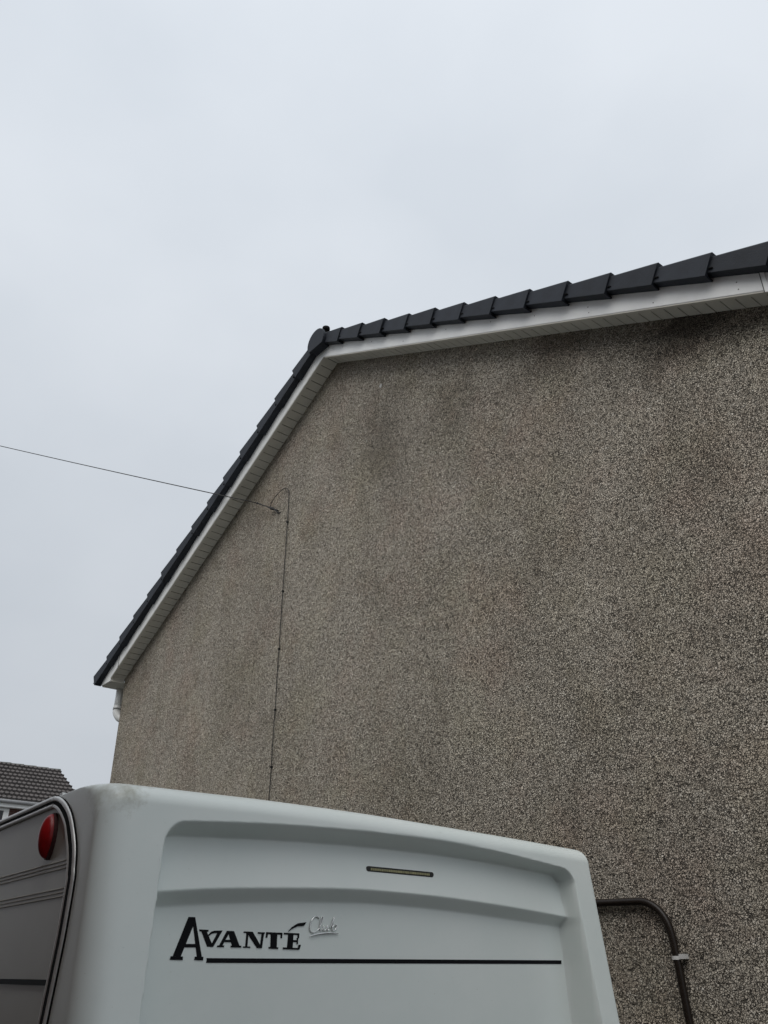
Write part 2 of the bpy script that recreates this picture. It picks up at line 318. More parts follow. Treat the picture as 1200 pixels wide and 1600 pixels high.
def rk(side, s, n, y):
    """side -1 left / +1 right, s down the slope from the apex line, n square to the slope above the soffit line"""
    return Vector((AX + side * (s * math.cos(RK) + n * math.sin(RK)), y, AZ - s * math.sin(RK) + n * math.cos(RK)))
DE = 4.385                                   # here the raked soffit meets the level box end
LEN = 4.56 / math.cos(RK)
LSO = DE / math.cos(RK)
BOXZ = 2.335                                 # level underside of the box end, below the soffit apex
for side in (-1, 1):
    # barge board, from plumb cut at the ridge to plumb cut at the eave
    hb = 0.165
    def pl(dx, up, y): return Vector((AX + side * dx, y, AZ - TK * dx + up))
    jd = 4.20 if side < 0 else 4.262
    segs = [(0.0, jd), (jd + 0.006, 4.65)]
    for (d0, d1) in segs:
        poly = [pl(d0, -0.006, YB), pl(d1, -0.006, YB), pl(d1, hb, YB), pl(d0, hb, YB)]
        if d1 > 4.4: poly[1:2] = [pl(DE, -0.006, YB), pl(DE + 0.004, TK * (DE + 0.004) - BOXZ, YB), pl(d1, TK * d1 - BOXZ, YB)]
        v, f = prism(poly, (0, 0.018, 0)); obj('barge_board', v, f, M_upvc, house, bevel=0.004)
    # rounded lower lip of the barge board
    poly = [pl(0.003, -0.016, YB + 0.004), pl(DE, -0.016, YB + 0.004), pl(DE, -0.007, YB + 0.004), pl(0.003, -0.007, YB + 0.004)]
    v, f = prism(poly, (0, 0.028, 0)); obj('barge_lip', v, f, M_soffit, house)
    # joint cover
    poly = [pl(jd - 0.010, -0.02, YB - 0.004), pl(jd + 0.016, -0.02, YB - 0.004), pl(jd + 0.016, hb, YB - 0.004), pl(jd - 0.010, hb, YB - 0.004)]
    v, f = prism(poly, (0, 0.0035, 0)); obj('joint_cover', v, f, M_upvc, house)
    v, f = prism([pl(jd - 0.0115, -0.021, YB - 0.0045), pl(jd - 0.0075, -0.021, YB - 0.0045), pl(jd - 0.0075, hb, YB - 0.0045), pl(jd - 0.0115, hb, YB - 0.0045)], (0, 0.004, 0)); obj('joint_seam', v, f, M_rubber, house)
    for k in range(9):
        dx = 0.35 + 0.47 * k + random.uniform(-0.05, 0.05)
        for up in (0.035, 0.085): 
            c0 = pl(dx, up + random.uniform(-0.008, 0.008), YB - 0.0012)
            nv = [c0 + Vector((0.0042 * math.cos(j * math.pi / 3), 0, 0.0042 * math.sin(j * math.pi / 3))) for j in range(6)]
            v, f = prism(nv, (0, 0.003, 0)); obj('nail_head', v, f, M_nail if random.random() < 0.4 else M_upvc, house)
    # soffit boards between barge board and wall
    pitch = 0.0975; nb = int(LSO / pitch)
    shared = None
    for k in range(nb + 1):
        s0, s1 = k * pitch + 0.004, min((k + 1) * pitch - 0.004, LSO - 0.004)
        if s1 - s0 < 0.02: continue
        dz = random.uniform(-0.0008, 0.0008)
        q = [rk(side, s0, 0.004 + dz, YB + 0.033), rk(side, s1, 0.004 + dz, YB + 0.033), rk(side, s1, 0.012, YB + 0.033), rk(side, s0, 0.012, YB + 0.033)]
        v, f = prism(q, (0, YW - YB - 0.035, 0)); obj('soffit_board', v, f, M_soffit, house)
    q = [rk(side, 0.02, 0.013, YB + 0.02), rk(side, LSO, 0.013, YB + 0.02), rk(side, LSO, 0.03, YB + 0.02), rk(side, 0.02, 0.03, YB + 0.02)]
    v, f = prism(q, (0, YW - YB - 0.022, 0)); obj('soffit_backing', v, f, mat('soffit_groove', (0.16, 0.15, 0.13), 0.8), house)
    # closing piece at the eave
    d = 4.648
    q = [pl(d - 0.19, -0.014, YB + 0.004), pl(d, -0.014, YB + 0.004), pl(d, 0.12, YB + 0.004), pl(d - 0.19, 0.21, YB + 0.004)]
    ze = AZ - BOXZ + 0.002
    xa, xb = sorted((AX + side * (HW + 0.002), AX + side * d))
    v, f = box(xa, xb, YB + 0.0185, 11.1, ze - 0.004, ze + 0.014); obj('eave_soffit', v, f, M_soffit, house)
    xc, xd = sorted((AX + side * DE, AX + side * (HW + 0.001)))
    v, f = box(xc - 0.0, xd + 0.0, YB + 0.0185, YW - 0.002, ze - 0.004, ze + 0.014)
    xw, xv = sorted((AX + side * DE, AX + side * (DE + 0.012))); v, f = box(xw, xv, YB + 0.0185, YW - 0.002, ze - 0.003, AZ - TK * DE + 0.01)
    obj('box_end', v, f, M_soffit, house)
    xf = AX + side * d; v, f = box(min(xf, xf + side * 0.018), max(xf, xf + side * 0.018), YB + 0.02, 11.1, ze - 0.010, ze + 0.10); obj('eave_fascia', v, f, M_upvc, house)
    # roof slope: battens, felt and tiles as one tapered slab
    q = [rk(side, 0.0, 0.15, 3.86), rk(side, LEN - 0.02, 0.15, 3.86), rk(side, LEN - 0.02, 0.225, 3.86), rk(side, 0.0, 0.225, 3.86)]
    v, f = prism(q, (0, 7.3, 0)); obj('roof_slope', v, f, M_roof, house)
    # gutter along the eave
    gx, gz = AX + side * (d + 0.078), AZ - BOXZ + 0.095
    gp = []
    for k in range(9):
        a = math.pi * k / 8; gp.append((gx + 0.058 * math.cos(a), 3.85, gz - 0.055 * math.sin(a)))
    for k in range(8, -1, -1):
        a = math.pi * k / 8; gp.append((gx + 0.053 * math.cos(a), 3.85, gz + 0.001 - 0.05 * math.sin(a)))
    v, f = prism(gp, (0, 7.3, 0)); gut = obj('gutter', v, f, M_upvc, house)
    ep = [(gx + 0.062 * math.cos(math.pi * k / 8), 3.825, gz - 0.060 * math.sin(math.pi * k / 8)) for k in range(9)]
    v, f = prism(ep, (0, 0.024, 0)); obj('gutter_end', v, f, M_upvc, gut)

# dry verge units, one for each tile course
def verge_mesh(side, first_len, L=0.372):
    nt, nb_ = 0.257, 0.102
    y0, y1 = 3.733, 3.90
    su, sd_ = -L - 0.03, 0.0
    tp = 0.022                                              # the upper end tucks under the unit above
    pts = []
    for s, k in ((su, 1), (sd_, 0)):
        for y, n in ((y0 + 0.016 * k, nb_ + 0.028 * k), (y0 + 0.016 * k, nt - tp * k - 0.012), (y0 + 0.016 * k + 0.010, nt - tp * k), (y1, nt - tp * k), (y1, nt - tp * k - 0.02), (y0 + 0.03, nt - tp * k - 0.028), (y0 + 0.03, nb_ + 0.012 + 0.028 * k), (YB + 0.006, nb_ + 0.012 + 0.028 * k), (YB + 0.006, nb_ + 0.028 * k)):
            pts.append((s, y, n))
    m_ = 9
    V = [rk(side, s, n, y) - rk(side, 0, 0, 0) for s, y, n in pts]
    F = [(i, (i + 1) % m_, (i + 1) % m_ + m_, i + m_) for i in range(m_)]
    F += [(0, 1, 5, 6), (1, 2, 3, 4), (1, 4, 5), (0, 6, 7, 8)]
    F += [tuple(i + m_ for i in q) for q in [(0, 6, 5, 1), (1, 4, 3, 2), (1, 5, 4), (0, 8, 7, 6)]]
    # raised rib a little in from the lower end
    o = len(V)
    for s in (-0.030, -0.020):
        for y, n in ((y0 - 0.0025, nb_ + 0.003), (y0 - 0.0025, nt - 0.014), (y0 + 0.006, nt + 0.0028), (y0 + 0.1, nt + 0.0028), (y0 + 0.1, nt - 0.004), (y0 + 0.004, nb_ + 0.003)):
            V.append(rk(side, s, n, y) - rk(side, 0, 0, 0))
    return V, F
def clip_mesh(side):
    V = []
    q = [(0.004, 3.738), (0.03, 3.738), (0.03, 3.76), (0.004, 3.76)]
    poly = [rk(side, s, 0.15, y) - rk(side, 0, 0, 0) for s, y in q]
    return prism(poly, rk(side, 0, 0.006, 0) - rk(side, 0, 0, 0))
for side in (-1, 1):
    V, F = verge_mesh(side, 0); V = V[:18]
    me = bpy.data.meshes.new('verge_tile'); me.from_pydata([tuple(p) for p in V], [], F)
    bm = bmesh.new(); bm.from_mesh(me); bmesh.ops.recalc_face_normals(bm, faces=bm.faces); bmesh.ops.triangulate(bm, faces=[q for q in bm.faces if len(q.verts) > 4]); bm.to_mesh(me); bm.free()
    me.materials.append(M_verge)
    cv, cf = clip_mesh(side); cm = bpy.data.meshes.new('tile_clip'); cm.from_pydata([tuple(p) for p in cv], [], cf); cm.materials.append(M_rubber)
    off = 0.449 if side < 0 else 0.413
    for k in range(15):
        d = off + 0.3318 * k
        if d > 4.80: break
        o = link('verge_tile', me, house)
        o.location = rk(side, (d - 0.257 * math.sin(RK)) / math.cos(RK), 0, 0) - origin(house)
        o.location.y += random.uniform(-0.004, 0.004); o.location.z += random.uniform(-0.004, 0.004); o.rotation_euler.y = random.uniform(-0.006, 0.006)
        c_ = link('tile_clip', cm, o)
# ridge: end cap disc with half round ridge tiles running back from it
def ridge_profile(r, y, drop=0.5):
    out = []
    for k in range(19):
        a = math.radians(-38 + 256 * k / 18); out.append((AX + r * math.cos(a), y, RZ + r * 1.0 * math.sin(a)))
    return out
RZ = AZ + 0.145
rc = obj('ridge_end_cap', *prism(ridge_profile(0.142, 3.712), (0, 0.03, 0)), M_verge, house, bevel=0.003)
for k in range(16):
    y0 = 3.742 + k * 0.455
    v, f = prism(ridge_profile(0.128 + 0.004 * (k % 2), y0 + 0.001), (0, 0.452, 0)); obj('ridge_tile', v, f, M_verge, house)
# small dark knob standing on the ridge
kb = Vector((-5.68, 3.90, RZ + 0.235))
v, f = merge([tube([kb, kb + Vector((0, 0, 0.05)), kb + Vector((0, 0, 0.06))], [0.022, 0.018, 0.03], 10), tube([kb, kb - Vector((0, 0, 0.13))], 0.02, 10), tube([kb + Vector((0, 0, 0.055)), kb + Vector((0, 0, 0.07)), kb + Vector((0, 0, 0.10)), kb + Vector((0, 0, 0.115))], [0.028, 0.042, 0.040, 0.015], 12)])
obj('ridge_knob', v, f, M_rubber, house, smooth=True)

# downpipe beyond the far corner
px_, py_ = -10.22, 4.06
zt_ = AZ - BOXZ + 0.002
dp = obj('downpipe', *tube([(px_, py_, zt_), (px_, py_, zt_ - 0.24)], 0.046, 16), M_upvc, house, smooth=True)
obj('pipe_collar', *tube([(px_, py_, zt_ - 0.225), (px_, py_, zt_ - 0.265)], 0.054, 16), M_upvc, dp, smooth=True)
obj('pipe_seal', *tube([(px_, py_, zt_ - 0.265), (px_, py_, zt_ - 0.272)], 0.055, 16), M_cable, dp)
el = catmull([(px_, py_, zt_ - 0.27), (px_, py_, zt_ - 0.305), (px_ + 0.03, py_ + 0.03, zt_ - 0.37), (px_ + 0.10, py_ + 0.10, zt_ - 0.415), (px_ + 0.22, py_ + 0.2, zt_ - 0.47)], 5)
obj('pipe_elbow', *tube(el, 0.050, 16), M_upvc, dp, smooth=True)
obj('lower_pipe', *tube([el[-1], (px_ + 0.22, py_ + 0.2, zt_ - 0.57), (px_ + 0.22, py_ + 0.2, 0.1)], 0.036, 12), M_upvc, dp, smooth=True)

# ---------------------------------------------------------------- overhead line and drop cable
pole_top = Vector((-21.26, -0.26, H + 12.0))
anch = Vector((-6.556, YW - 0.01, H + 4.165))
wire_end = Vector((-6.85, 3.90, H + 4.352))
ol = thing('overhead_line', 'thin black overhead line crossing the sky to a clamp on the gable', 'cable', tuple(anch))
pts = []
for k in range(41):
    t = k / 40; p = pole_top.lerp(wire_end, t); p.z -= 0.05 * 4 * t * (1 - t); pts.append(p)
obj('line_wire', *tube(pts, 0.0055, 6), M_cable, ol, smooth=True)
dv = (anch - wire_end)
cl = [wire_end + dv * t for t in (0, 0.03, 0.06, 0.5, 0.62, 0.70, 0.78, 0.84, 1.0)]
obj('line_clamp', *tube(cl, [0.008, 0.013, 0.007, 0.006, 0.010, 0.018, 0.016, 0.008, 0.008], 8), M_cable, ol, smooth=True)
obj('wall_hook', *tube([wire_end + dv * 0.8, anch + Vector((0.01, 0, -0.03)), anch + Vector((0.05, 0.02, -0.035))], 0.008, 8), M_cable, ol, smooth=True)
drop = thing('drop_cable', 'thin black cable looping from the line clamp and clipped straight down the wall', 'cable', (-6.37, YW, 0))
lp = catmull([wire_end + dv * 0.62, (-6.62, 3.95, H + 4.29), (-6.55, 3.97, H + 4.355), (-6.45, 3.98, H + 4.375), (-6.375, 3.985, H + 4.33), (-6.355, 3.985, H + 4.2), (-6.36, 3.985, H + 3.63), (-6.372, 3.985, H + 2.9), (-6.378, 3.985, H + 2.2), (-6.39, 3.985, H + 1.27), (-6.395, 3.985, 0.2)], 10)
for p in lp[60:]: p.x += random.uniform(-0.003, 0.003)
obj('cable_run', *tube(lp, 0.0043, 6), M_cable, drop, smooth=True)
for z in (3.95, 3.2, 2.62, 2.05, 1.55, 1.1):
    x = interp([(0, -6.395), (1.27, -6.39), (2.2, -6.378), (2.9, -6.372), (3.63, -6.36), (4.3, -6.355)], z)
    v, f = box(x - 0.009, x + 0.006, 3.976, 3.998, H + z - 0.008, H + z + 0.008); obj('cable_clip', v, f, M_cable, drop)

# ---------------------------------------------------------------- brown pipe on the wall by the caravan
bp_ = thing('wall_pipe', 'dark brown pipe bending downwards on the pebble dashed wall right of the caravan', 'pipe', (-2.62, YW, 0))
yp = YW - 0.026
pp = [Vector((-4.2, yp, H + 0.325)), Vector((-3.3, yp, H + 0.311)), Vector((-2.80, yp, H + 0.300))]
for k in range(1, 12):
    a = math.pi / 2 * k / 12; pp.append(Vector((-2.80 + 0.165 * math.sin(a), yp, H + 0.30 - 0.17 * (1 - math.cos(a)))))
pp += [Vector((-2.632, yp, H + 0.12)), Vector((-2.622, yp, H - 0.0)), Vector((-2.608, yp, H - 0.25)), Vector((-2.60, yp, 0.1))]
obj('pipe_run', *tube(pp, 0.0185, 16), M_pipe, bp_, smooth=True)
zc = H + 0.045
band = []
for k in range(9):
    a = math.pi * (k / 8) ; band.append((-2.626 + 0.0225 * math.cos(a), yp - 0.0225 * math.sin(a), zc - 0.008))
for k in range(8, -1, -1):
    a = math.pi * (k / 8) ; band.append((-2.626 + 0.0195 * math.cos(a), yp - 0.0195 * math.sin(a), zc - 0.008))
v1 = prism(band, (0, 0, 0.016))
v2 = box(-2.606, -2.575, yp - 0.012, yp + 0.022, zc - 0.005, zc + 0.016)
v, f = merge([v1, v2]); obj('pipe_clip', v, f, M_clip, bp_)

# ---------------------------------------------------------------- the caravan
S, RB = 0.9078, 3.102
KS = 1.02                                     # side sheet stands this much further out than first measured
van = thing('caravan', 'white touring caravan parked beside the gable, rear panel lettered in black', 'caravan', tuple(cw(5.4, 2.0, -H)))
ZT = [(0.9078, .515), (1.0, .516), (1.25, .5165), (1.5, .517), (1.9, .511), (2.25, .499), (2.66, .483), (2.9, .472), (3.065, .464)]
RT = [(1.0, .395), (1.12, .404), (1.18, .410), (1.50, .429), (1.84, .437), (2.04, .436), (2.24, .432), (2.41, .422), (2.58, .408), (2.89, .374), (3.06, .352)]
CT = [(x * 1.0431, y * 1.0431) for x, y in [(0.97, .356), (1.115, .360), (1.498, .374), (1.827, .378), (2.14, .374), (2.438, .363), (2.63, .350), (2.793, .337), (2.96, .312)]]
BT = [(x * 1.0314, y * 1.0314) for x, y in [(0.97, .194), (1.101, .204), (1.282, .220), (1.508, .232), (1.757, .241), (1.939, .241), (2.212, .233), (2.536, .213), (2.865, .185), (2.97, .172)]]
BB = [(x * 1.0490, y * 1.0490) for x, y in [(0.96, .150), (1.10, .162), (1.286, .177), (1.511, .189), (1.74, .197), (1.939, .198), (2.21, .188), (2.532, .168), (2.841, .145), (2.95, .133)]]
def smooth_tab(tab):
    return [(p.x, p.y) for p in catmull([(x, y, 0) for x, y in tab], 8)]
ZT, RT, CT, BT, BB = map(smooth_tab, (ZT, RT, CT, BT, BB))
A_MID0, A_MID1, A_LOW = 2.630, 2.660, 2.675
def a_face(z): return 2.575 - max(-0.35, min(0.8, 0.355 - z)) * 0.083
def recess(b, z):
    """set back of the moulded panel behind the outer face, metres"""
    rt, ct, bt, bb = interp(RT, b), interp(CT, b), interp(BT, b), interp(BB, b)
    bl = interp([(-.19, 1.086), (.36, 1.119)], z); br = interp([(-.19, 2.993), (.36, 2.961)], z)
    dt, dl, dr = rt - z, b - bl, br - b
    if dt <= 0 or dl <= 0 or dr <= 0: return 0.0
    wt, wl, wr = rt - ct, 0.014, 0.016
    R, ds, ws = (0.068, dl, wl) if b < 2 else (0.058, dr, wr)
    if dt < R and ds < R:
        hy = math.hypot(R - dt, R - ds); d = R - hy
        if d <= 0: return 0.0
        c2 = ((R - ds) / hy) ** 2 if hy > 1e-6 else 0.5; wd = ws * c2 + wt * (1 - c2)
    elif ds < R: d, wd = ds, ws
    else: d, wd = dt, wt
    m = min(1.0, d / wd); m = 0.7 * m + 0.3 * smooth(m)
    if z > bt: ai = lerp(A_MID0, A_MID1, max(0, min(1, (z - bt) / (ct - bt))))
    elif z > bb: t = (bt - z) / (bt - bb); ai = lerp(A_MID0, A_LOW, 0.7 * t + 0.3 * smooth(t))
    else: ai = A_LOW
    return m * (ai - a_face(z))
# side edge profile (trim line): roof, corner arc, then straight down
arc0 = catmull([(x * KS, y * KS, 0) for x, y, _ in [(2.99, .506, 0), (2.93, .499, 0), (2.86, .477, 0), (2.80, .446, 0), (2.755, .413, 0), (2.706, .360, 0), (2.672, .306, 0), (2.650, .23, 0)]], 12)
NA = 16
P0arc = [(arc0[round(k * (len(arc0) - 1) / NA)].x, arc0[round(k * (len(arc0) - 1) / NA)].y) for k in range(NA + 1)]
A0 = [(y * KS, x * KS) for y, x in [(-1.45, 2.73), (-.3, 2.715), (-.127, 2.69), (.05, 2.66), (.15, 2.648), (.23, 2.650)]]
rows_roof = [8.3, 7.0, 5.5, 4.2, 3.5, 3.15]
FILL = 0.068
zrear = [None]
z_lo = -0.30; nz_ = 178
coarse = [-0.36, -0.45, -0.6, -0.8, -1.0, -1.2, -1.42]
ub = []
RU_L, RU_R = 0.100, 0.036
FL = 0.60                                     # share of the moulding depth that runs flat along the side
for k in range(8): ub.append((S + 0.003 * (k / 8) ** 2, 0, FL * k / 8))
for k in range(17): ph = math.pi / 2 * k / 16; ub.append((S + 0.003 + (RU_L - 0.003) * (1 - math.cos(ph)), 0, FL + (1 - FL) * math.sin(ph)))
nb_in = 430
for k in range(1, nb_in): ub.append((lerp(S + RU_L, RB - RU_R, k / nb_in), 0, 1.0))
for k in range(17): ph = math.pi / 2 * k / 16; ub.append((RB - RU_R * (1 - math.sin(ph)), 1, math.cos(ph)))
def flare(b, z): return max(0, (b - 2.3) / (RB - 2.3)) * max(0, min(0.6, 0.40 - z)) * 0.045
V = []; 
for b, edge, wgt in ub:
    zt = interp(ZT, b); col = []
    for a in rows_roof: 
        z0 = 0.516 if edge == 0 else 0.452
        col.append((a, lerp(z0, zt, wgt)))
    for k in range(NA + 1):
        th = math.pi / 2 * k / NA
        az = zt - FILL
        p1 = (lerp(a_face(az) + 0.09, a_face(az), math.sin(th)), az + FILL * math.cos(th))
        if edge == 0: p0 = P0arc[k]
        else: p0 = (2.66 + 0.14 * (1 - math.sin(th)), 0.452 - 0.11 * (1 - math.cos(th)))
        a = lerp(p0[0], p1[0], wgt); z = lerp(p0[1], p1[1], wgt)
        if k > NA // 2: a += recess(b, z)
        col.append((a, z))
    z0s = 0.23 * KS if edge == 0 else 0.342
    z1s = zt - FILL
    for k in range(1, nz_ + 1):
        t = k / nz_
        z0, z1 = lerp(z0s, z_lo, t), lerp(z1s, z_lo, t)
        z = lerp(z0, z1, wgt)
        a0 = interp(A0, z0); a1 = a_face(z1)
        col.append((lerp(a0, a1, wgt) + recess(b + flare(b, z), z), z))
    for z in coarse: col.append((lerp(interp(A0, z), a_face(z), wgt) + recess(b + flare(b, z), z), z))
    V += [cw(a, b + (flare(b, z) if q_ > len(rows_roof) + NA // 2 else 0), z) for q_, (a, z) in enumerate(col)]
nr = len(rows_roof) + NA + 1 + nz_ + len(coarse)
F = [(i * nr + j, i * nr + j + 1, (i + 1) * nr + j + 1, (i + 1) * nr + j) for i in range(len(ub) - 1) for j in range(nr - 1)]
obj('moulded_body', V, F, M_grp, van, smooth=True)

# flat side sheets following the trim line, set a hair inside the moulding edge
def side_outline(inset):
    pts = [(8.25, 0.514), (6.0, 0.515), (4.4, 0.516), (3.6, 0.516), (3.25, 0.516)] + [(a, z) for a, z in P0arc] + [(interp(A0, z), z) for z in (0.1, 0.0, -0.127, -0.3, -0.6, -1.42)]
    return pts
def offset_curve(d, kroof=0.42):
    """trim line moved inwards by d (less along the roof)"""
    pts = side_outline(0); out = []
    for i, (a, z) in enumerate(pts):
        a0, z0 = pts[max(i - 1, 0)]; a1, z1 = pts[min(i + 1, len(pts) - 1)]
        tx, tz = a1 - a0, z1 - z0; l = math.hypot(tx, tz); nx, nz2 = -tz / l, tx / l       # inward is +a / -z
        kk = lerp(kroof, 1.0, smooth(abs(nx)))
        out.append((a + nx * d * kk, z + nz2 * d * kk))
    return out
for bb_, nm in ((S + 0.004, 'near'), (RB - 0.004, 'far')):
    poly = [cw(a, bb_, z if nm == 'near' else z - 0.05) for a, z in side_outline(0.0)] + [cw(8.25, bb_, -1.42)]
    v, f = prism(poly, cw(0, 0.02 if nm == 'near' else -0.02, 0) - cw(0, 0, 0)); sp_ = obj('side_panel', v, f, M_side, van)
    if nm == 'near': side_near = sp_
v, f = prism([cw(8.28, S + 0.03, 0.48), cw(8.28, RB - 0.03, 0.44), cw(8.28, RB - 0.03, -1.42), cw(8.28, S + 0.03, -1.42)], cw(0.02, 0, 0) - cw(0, 0, 0)); obj('front_panel', v, f, M_grp, van)
v, f = prism([cw(2.75, S + 0.03, -1.40), cw(8.2, S + 0.03, -1.40), cw(8.2, RB - 0.03, -1.40), cw(2.75, RB - 0.03, -1.40)], (0, 0, 0.03)); obj('floor_pan', v, f, M_rubber, van)
# awning rail: two bright beads with black rubber between
def dense(c): return [(p.x, p.y) for p in catmull([(a, z, 0) for a, z in c], 3)]
for d, r, nm, mm, lift in ((-0.001, 0.0045, 'sealant', M_rubber, 0.0), (0.009, 0.0085, 'rail_bead', M_alu, 0.003), (0.061, 0.0075, 'rail_bead', M_alu, 0.001)):
    c = dense(offset_curve(d)); obj(nm, *tube([cw(a, S - lift, z) for a, z in c], r, 10), mm, van, smooth=True)
ci, co_ = dense(offset_curve(0.018)), dense(offset_curve(0.052))
V = []; F = []
for k, ((a0, z0), (a1, z1)) in enumerate(zip(ci, co_)):
    V += [cw(a0, S - 0.007, z0), cw(a1, S - 0.006, z1), cw(a1, S + 0.003, z1), cw(a0, S + 0.003, z0)]
    if k: o = (k - 1) * 4; F += [(o + q, o + (q + 1) % 4, o + 4 + (q + 1) % 4, o + 4 + q) for q in range(4)]
F += [(0, 1, 2, 3), tuple(len(V) - 1 - q for q in range(4))]
obj('rail_insert', V, F, M_rubber, van, smooth=False)
v, f = box(-0.012, 0.012, -0.008, 0.008, -0.005, 0.008)
c0 = cw(3.0, S + 0.012, 0.520); obj('rail_clip', [Vector(p) + c0 for p in v], f, M_alu, van, bevel=0.002)
# pressed ribs and black stripe on the side sheet
for z in (0.302, 0.2907, 0.2795, 0.2208, 0.2096, 0.1984):
    obj('pressed_rib', *tube([cw(2.807 if z > 0.25 else 2.803, S + 0.0026, z), cw(8.2, S + 0.0026, z)], 0.0022, 8), M_rib, side_near, smooth=True)
q = [cw(2.812, S - 0.001, -0.0224), cw(8.2, S - 0.001, -0.0224), cw(8.2, S - 0.001, -0.0372), cw(2.817, S - 0.001, -0.0372)]
v, f = prism(q, cw(0, 0.004, 0) - cw(0, 0, 0)); obj('side_stripe', v, f, M_black, side_near)
# red marker lamp: a leaf shaped lens on a dark base
lc = (3.004, 0.3896)
V = []; F = []; NU, NVv = 24, 8
for j in range(NVv):
    h = j / (NVv - 1) * math.pi / 2
    for i in range(NU):
        a = 2 * math.pi * i / NU; rr = math.cos(h) if j < NVv - 1 else 0.02
        wz = math.sin(a); wa = math.cos(a) * (1 - 0.25 * wz * wz)
        V.append(cw(lc[0] + 0.040 * wa * rr, S - 0.008 - 0.034 * math.sin(h), lc[1] + 0.070 * wz * rr))
F = [(j * NU + i, j * NU + (i + 1) % NU, (j + 1) * NU + (i + 1) % NU, (j + 1) * NU + i) for j in range(NVv - 1) for i in range(NU)] + [tuple(range(NVv * NU - NU, NVv * NU))]
lamp = obj('marker_lamp', V, F, M_red, van, smooth=True)
bpoly = [cw(lc[0] + 0.043 * math.cos(2 * math.pi * i / NU) * (1 - 0.22 * math.sin(2 * math.pi * i / NU) ** 2), S - 0.009, lc[1] + 0.0735 * math.sin(2 * math.pi * i / NU)) for i in range(NU)]
v, f = prism(bpoly, cw(0, 0.013, 0) - cw(0, 0, 0)); obj('lamp_base', v, f, M_redbase, lamp)

# lettering on the rear panel
LET = {"A": [[[1.2513, 2.0443], [1.2713, 2.0444], [1.2708, 2.0229], [1.2382, 1.9368], [1.2125, 1.9375]], [[1.2613, 2.0442], [1.2734, 2.0441], [1.3075, 1.9363], [1.2911, 1.9363], [1.2688, 2.0229]], [[1.2453, 1.9704], [1.2857, 1.9709], [1.2888, 1.9616], [1.244, 1.9611]], [[1.2058, 1.9374], [1.2454, 1.9368], [1.2456, 1.9273], [1.2042, 1.928]], [[1.2847, 1.9366], [1.3125, 1.9364], [1.3126, 1.9267], [1.2838, 1.9274]]], "V": [[[1.2903, 2.0106], [1.3227, 2.01], [1.3222, 2.005], [1.2929, 2.0053]], [[1.2977, 2.007], [1.316, 2.0065], [1.3367, 1.9739], [1.3419, 1.9633], [1.3226, 1.964]], [[1.3546, 2.0039], [1.3707, 2.0093], [1.3429, 1.9633], [1.3328, 1.9632]], [[1.3222, 1.9959], [1.3325, 2.0048], [1.3434, 2.0083], [1.3707, 2.0093], [1.3657, 2.0021], [1.3456, 2.0017], [1.3331, 1.999], [1.3265, 1.9935]]], "A2": [[[1.3864, 2.0087], [1.3984, 2.0085], [1.3734, 1.9657], [1.3621, 1.9656]], [[1.389, 2.0088], [1.4111, 2.0084], [1.4362, 1.9643], [1.4089, 1.964]], [[1.3784, 1.9836], [1.4097, 1.984], [1.4129, 1.9774], [1.3754, 1.9769]], [[1.3578, 1.9676], [1.381, 1.9679], [1.3794, 1.9629], [1.3557, 1.9631]], [[1.4034, 1.9673], [1.4402, 1.9677], [1.4406, 1.9627], [1.4038, 1.9627]]], "N": [[[1.4457, 2.0082], [1.477, 2.0079], [1.4773, 2.0032], [1.4461, 2.0035]], [[1.4557, 2.0037], [1.4632, 2.0038], [1.4623, 1.9637], [1.4549, 1.9637]], [[1.4467, 1.9661], [1.4723, 1.9659], [1.4727, 1.9617], [1.447, 1.9623]], [[1.4555, 2.0067], [1.4787, 2.0071], [1.5149, 1.9617], [1.4975, 1.9615]], [[1.5115, 2.0056], [1.5198, 2.0057], [1.5149, 1.9617], [1.5072, 1.9616]], [[1.4972, 2.007], [1.5219, 2.007], [1.5222, 2.0023], [1.4975, 2.0027]]], "T": [[[1.5279, 2.0076], [1.5878, 2.007], [1.5882, 2.0009], [1.5284, 2.0016]], [[1.5279, 2.0072], [1.5357, 2.0073], [1.533, 1.9913], [1.5263, 1.9921]], [[1.5817, 2.006], [1.589, 2.0061], [1.5878, 1.9904], [1.5821, 1.9912]], [[1.5449, 2.0023], [1.569, 2.0023], [1.5694, 1.9631], [1.546, 1.9637]], [[1.5398, 1.9654], [1.5754, 1.9644], [1.5752, 1.9597], [1.5396, 1.9607]]], "E": [[[1.6107, 2.0056], [1.6313, 2.0056], [1.6299, 1.9602], [1.6083, 1.9609]], [[1.5935, 2.0071], [1.6527, 2.0064], [1.6524, 2.0011], [1.5938, 2.0018]], [[1.6458, 2.0049], [1.6539, 2.0051], [1.6529, 1.9914], [1.6471, 1.9922]], [[1.629, 1.9863], [1.6491, 1.9861], [1.6494, 1.9804], [1.6293, 1.9806]], [[1.6441, 1.9926], [1.6493, 1.9927], [1.6492, 1.9743], [1.6446, 1.9742]], [[1.5934, 1.9646], [1.655, 1.963], [1.6541, 1.9583], [1.5926, 1.9594]], [[1.6527, 1.973], [1.6608, 1.9727], [1.6552, 1.9583], [1.6482, 1.9604]], [[1.6087, 2.0104], [1.6239, 2.0244], [1.6464, 2.036], [1.6785, 2.0399], [1.669, 2.0284], [1.6469, 2.0275], [1.627, 2.02]]]}
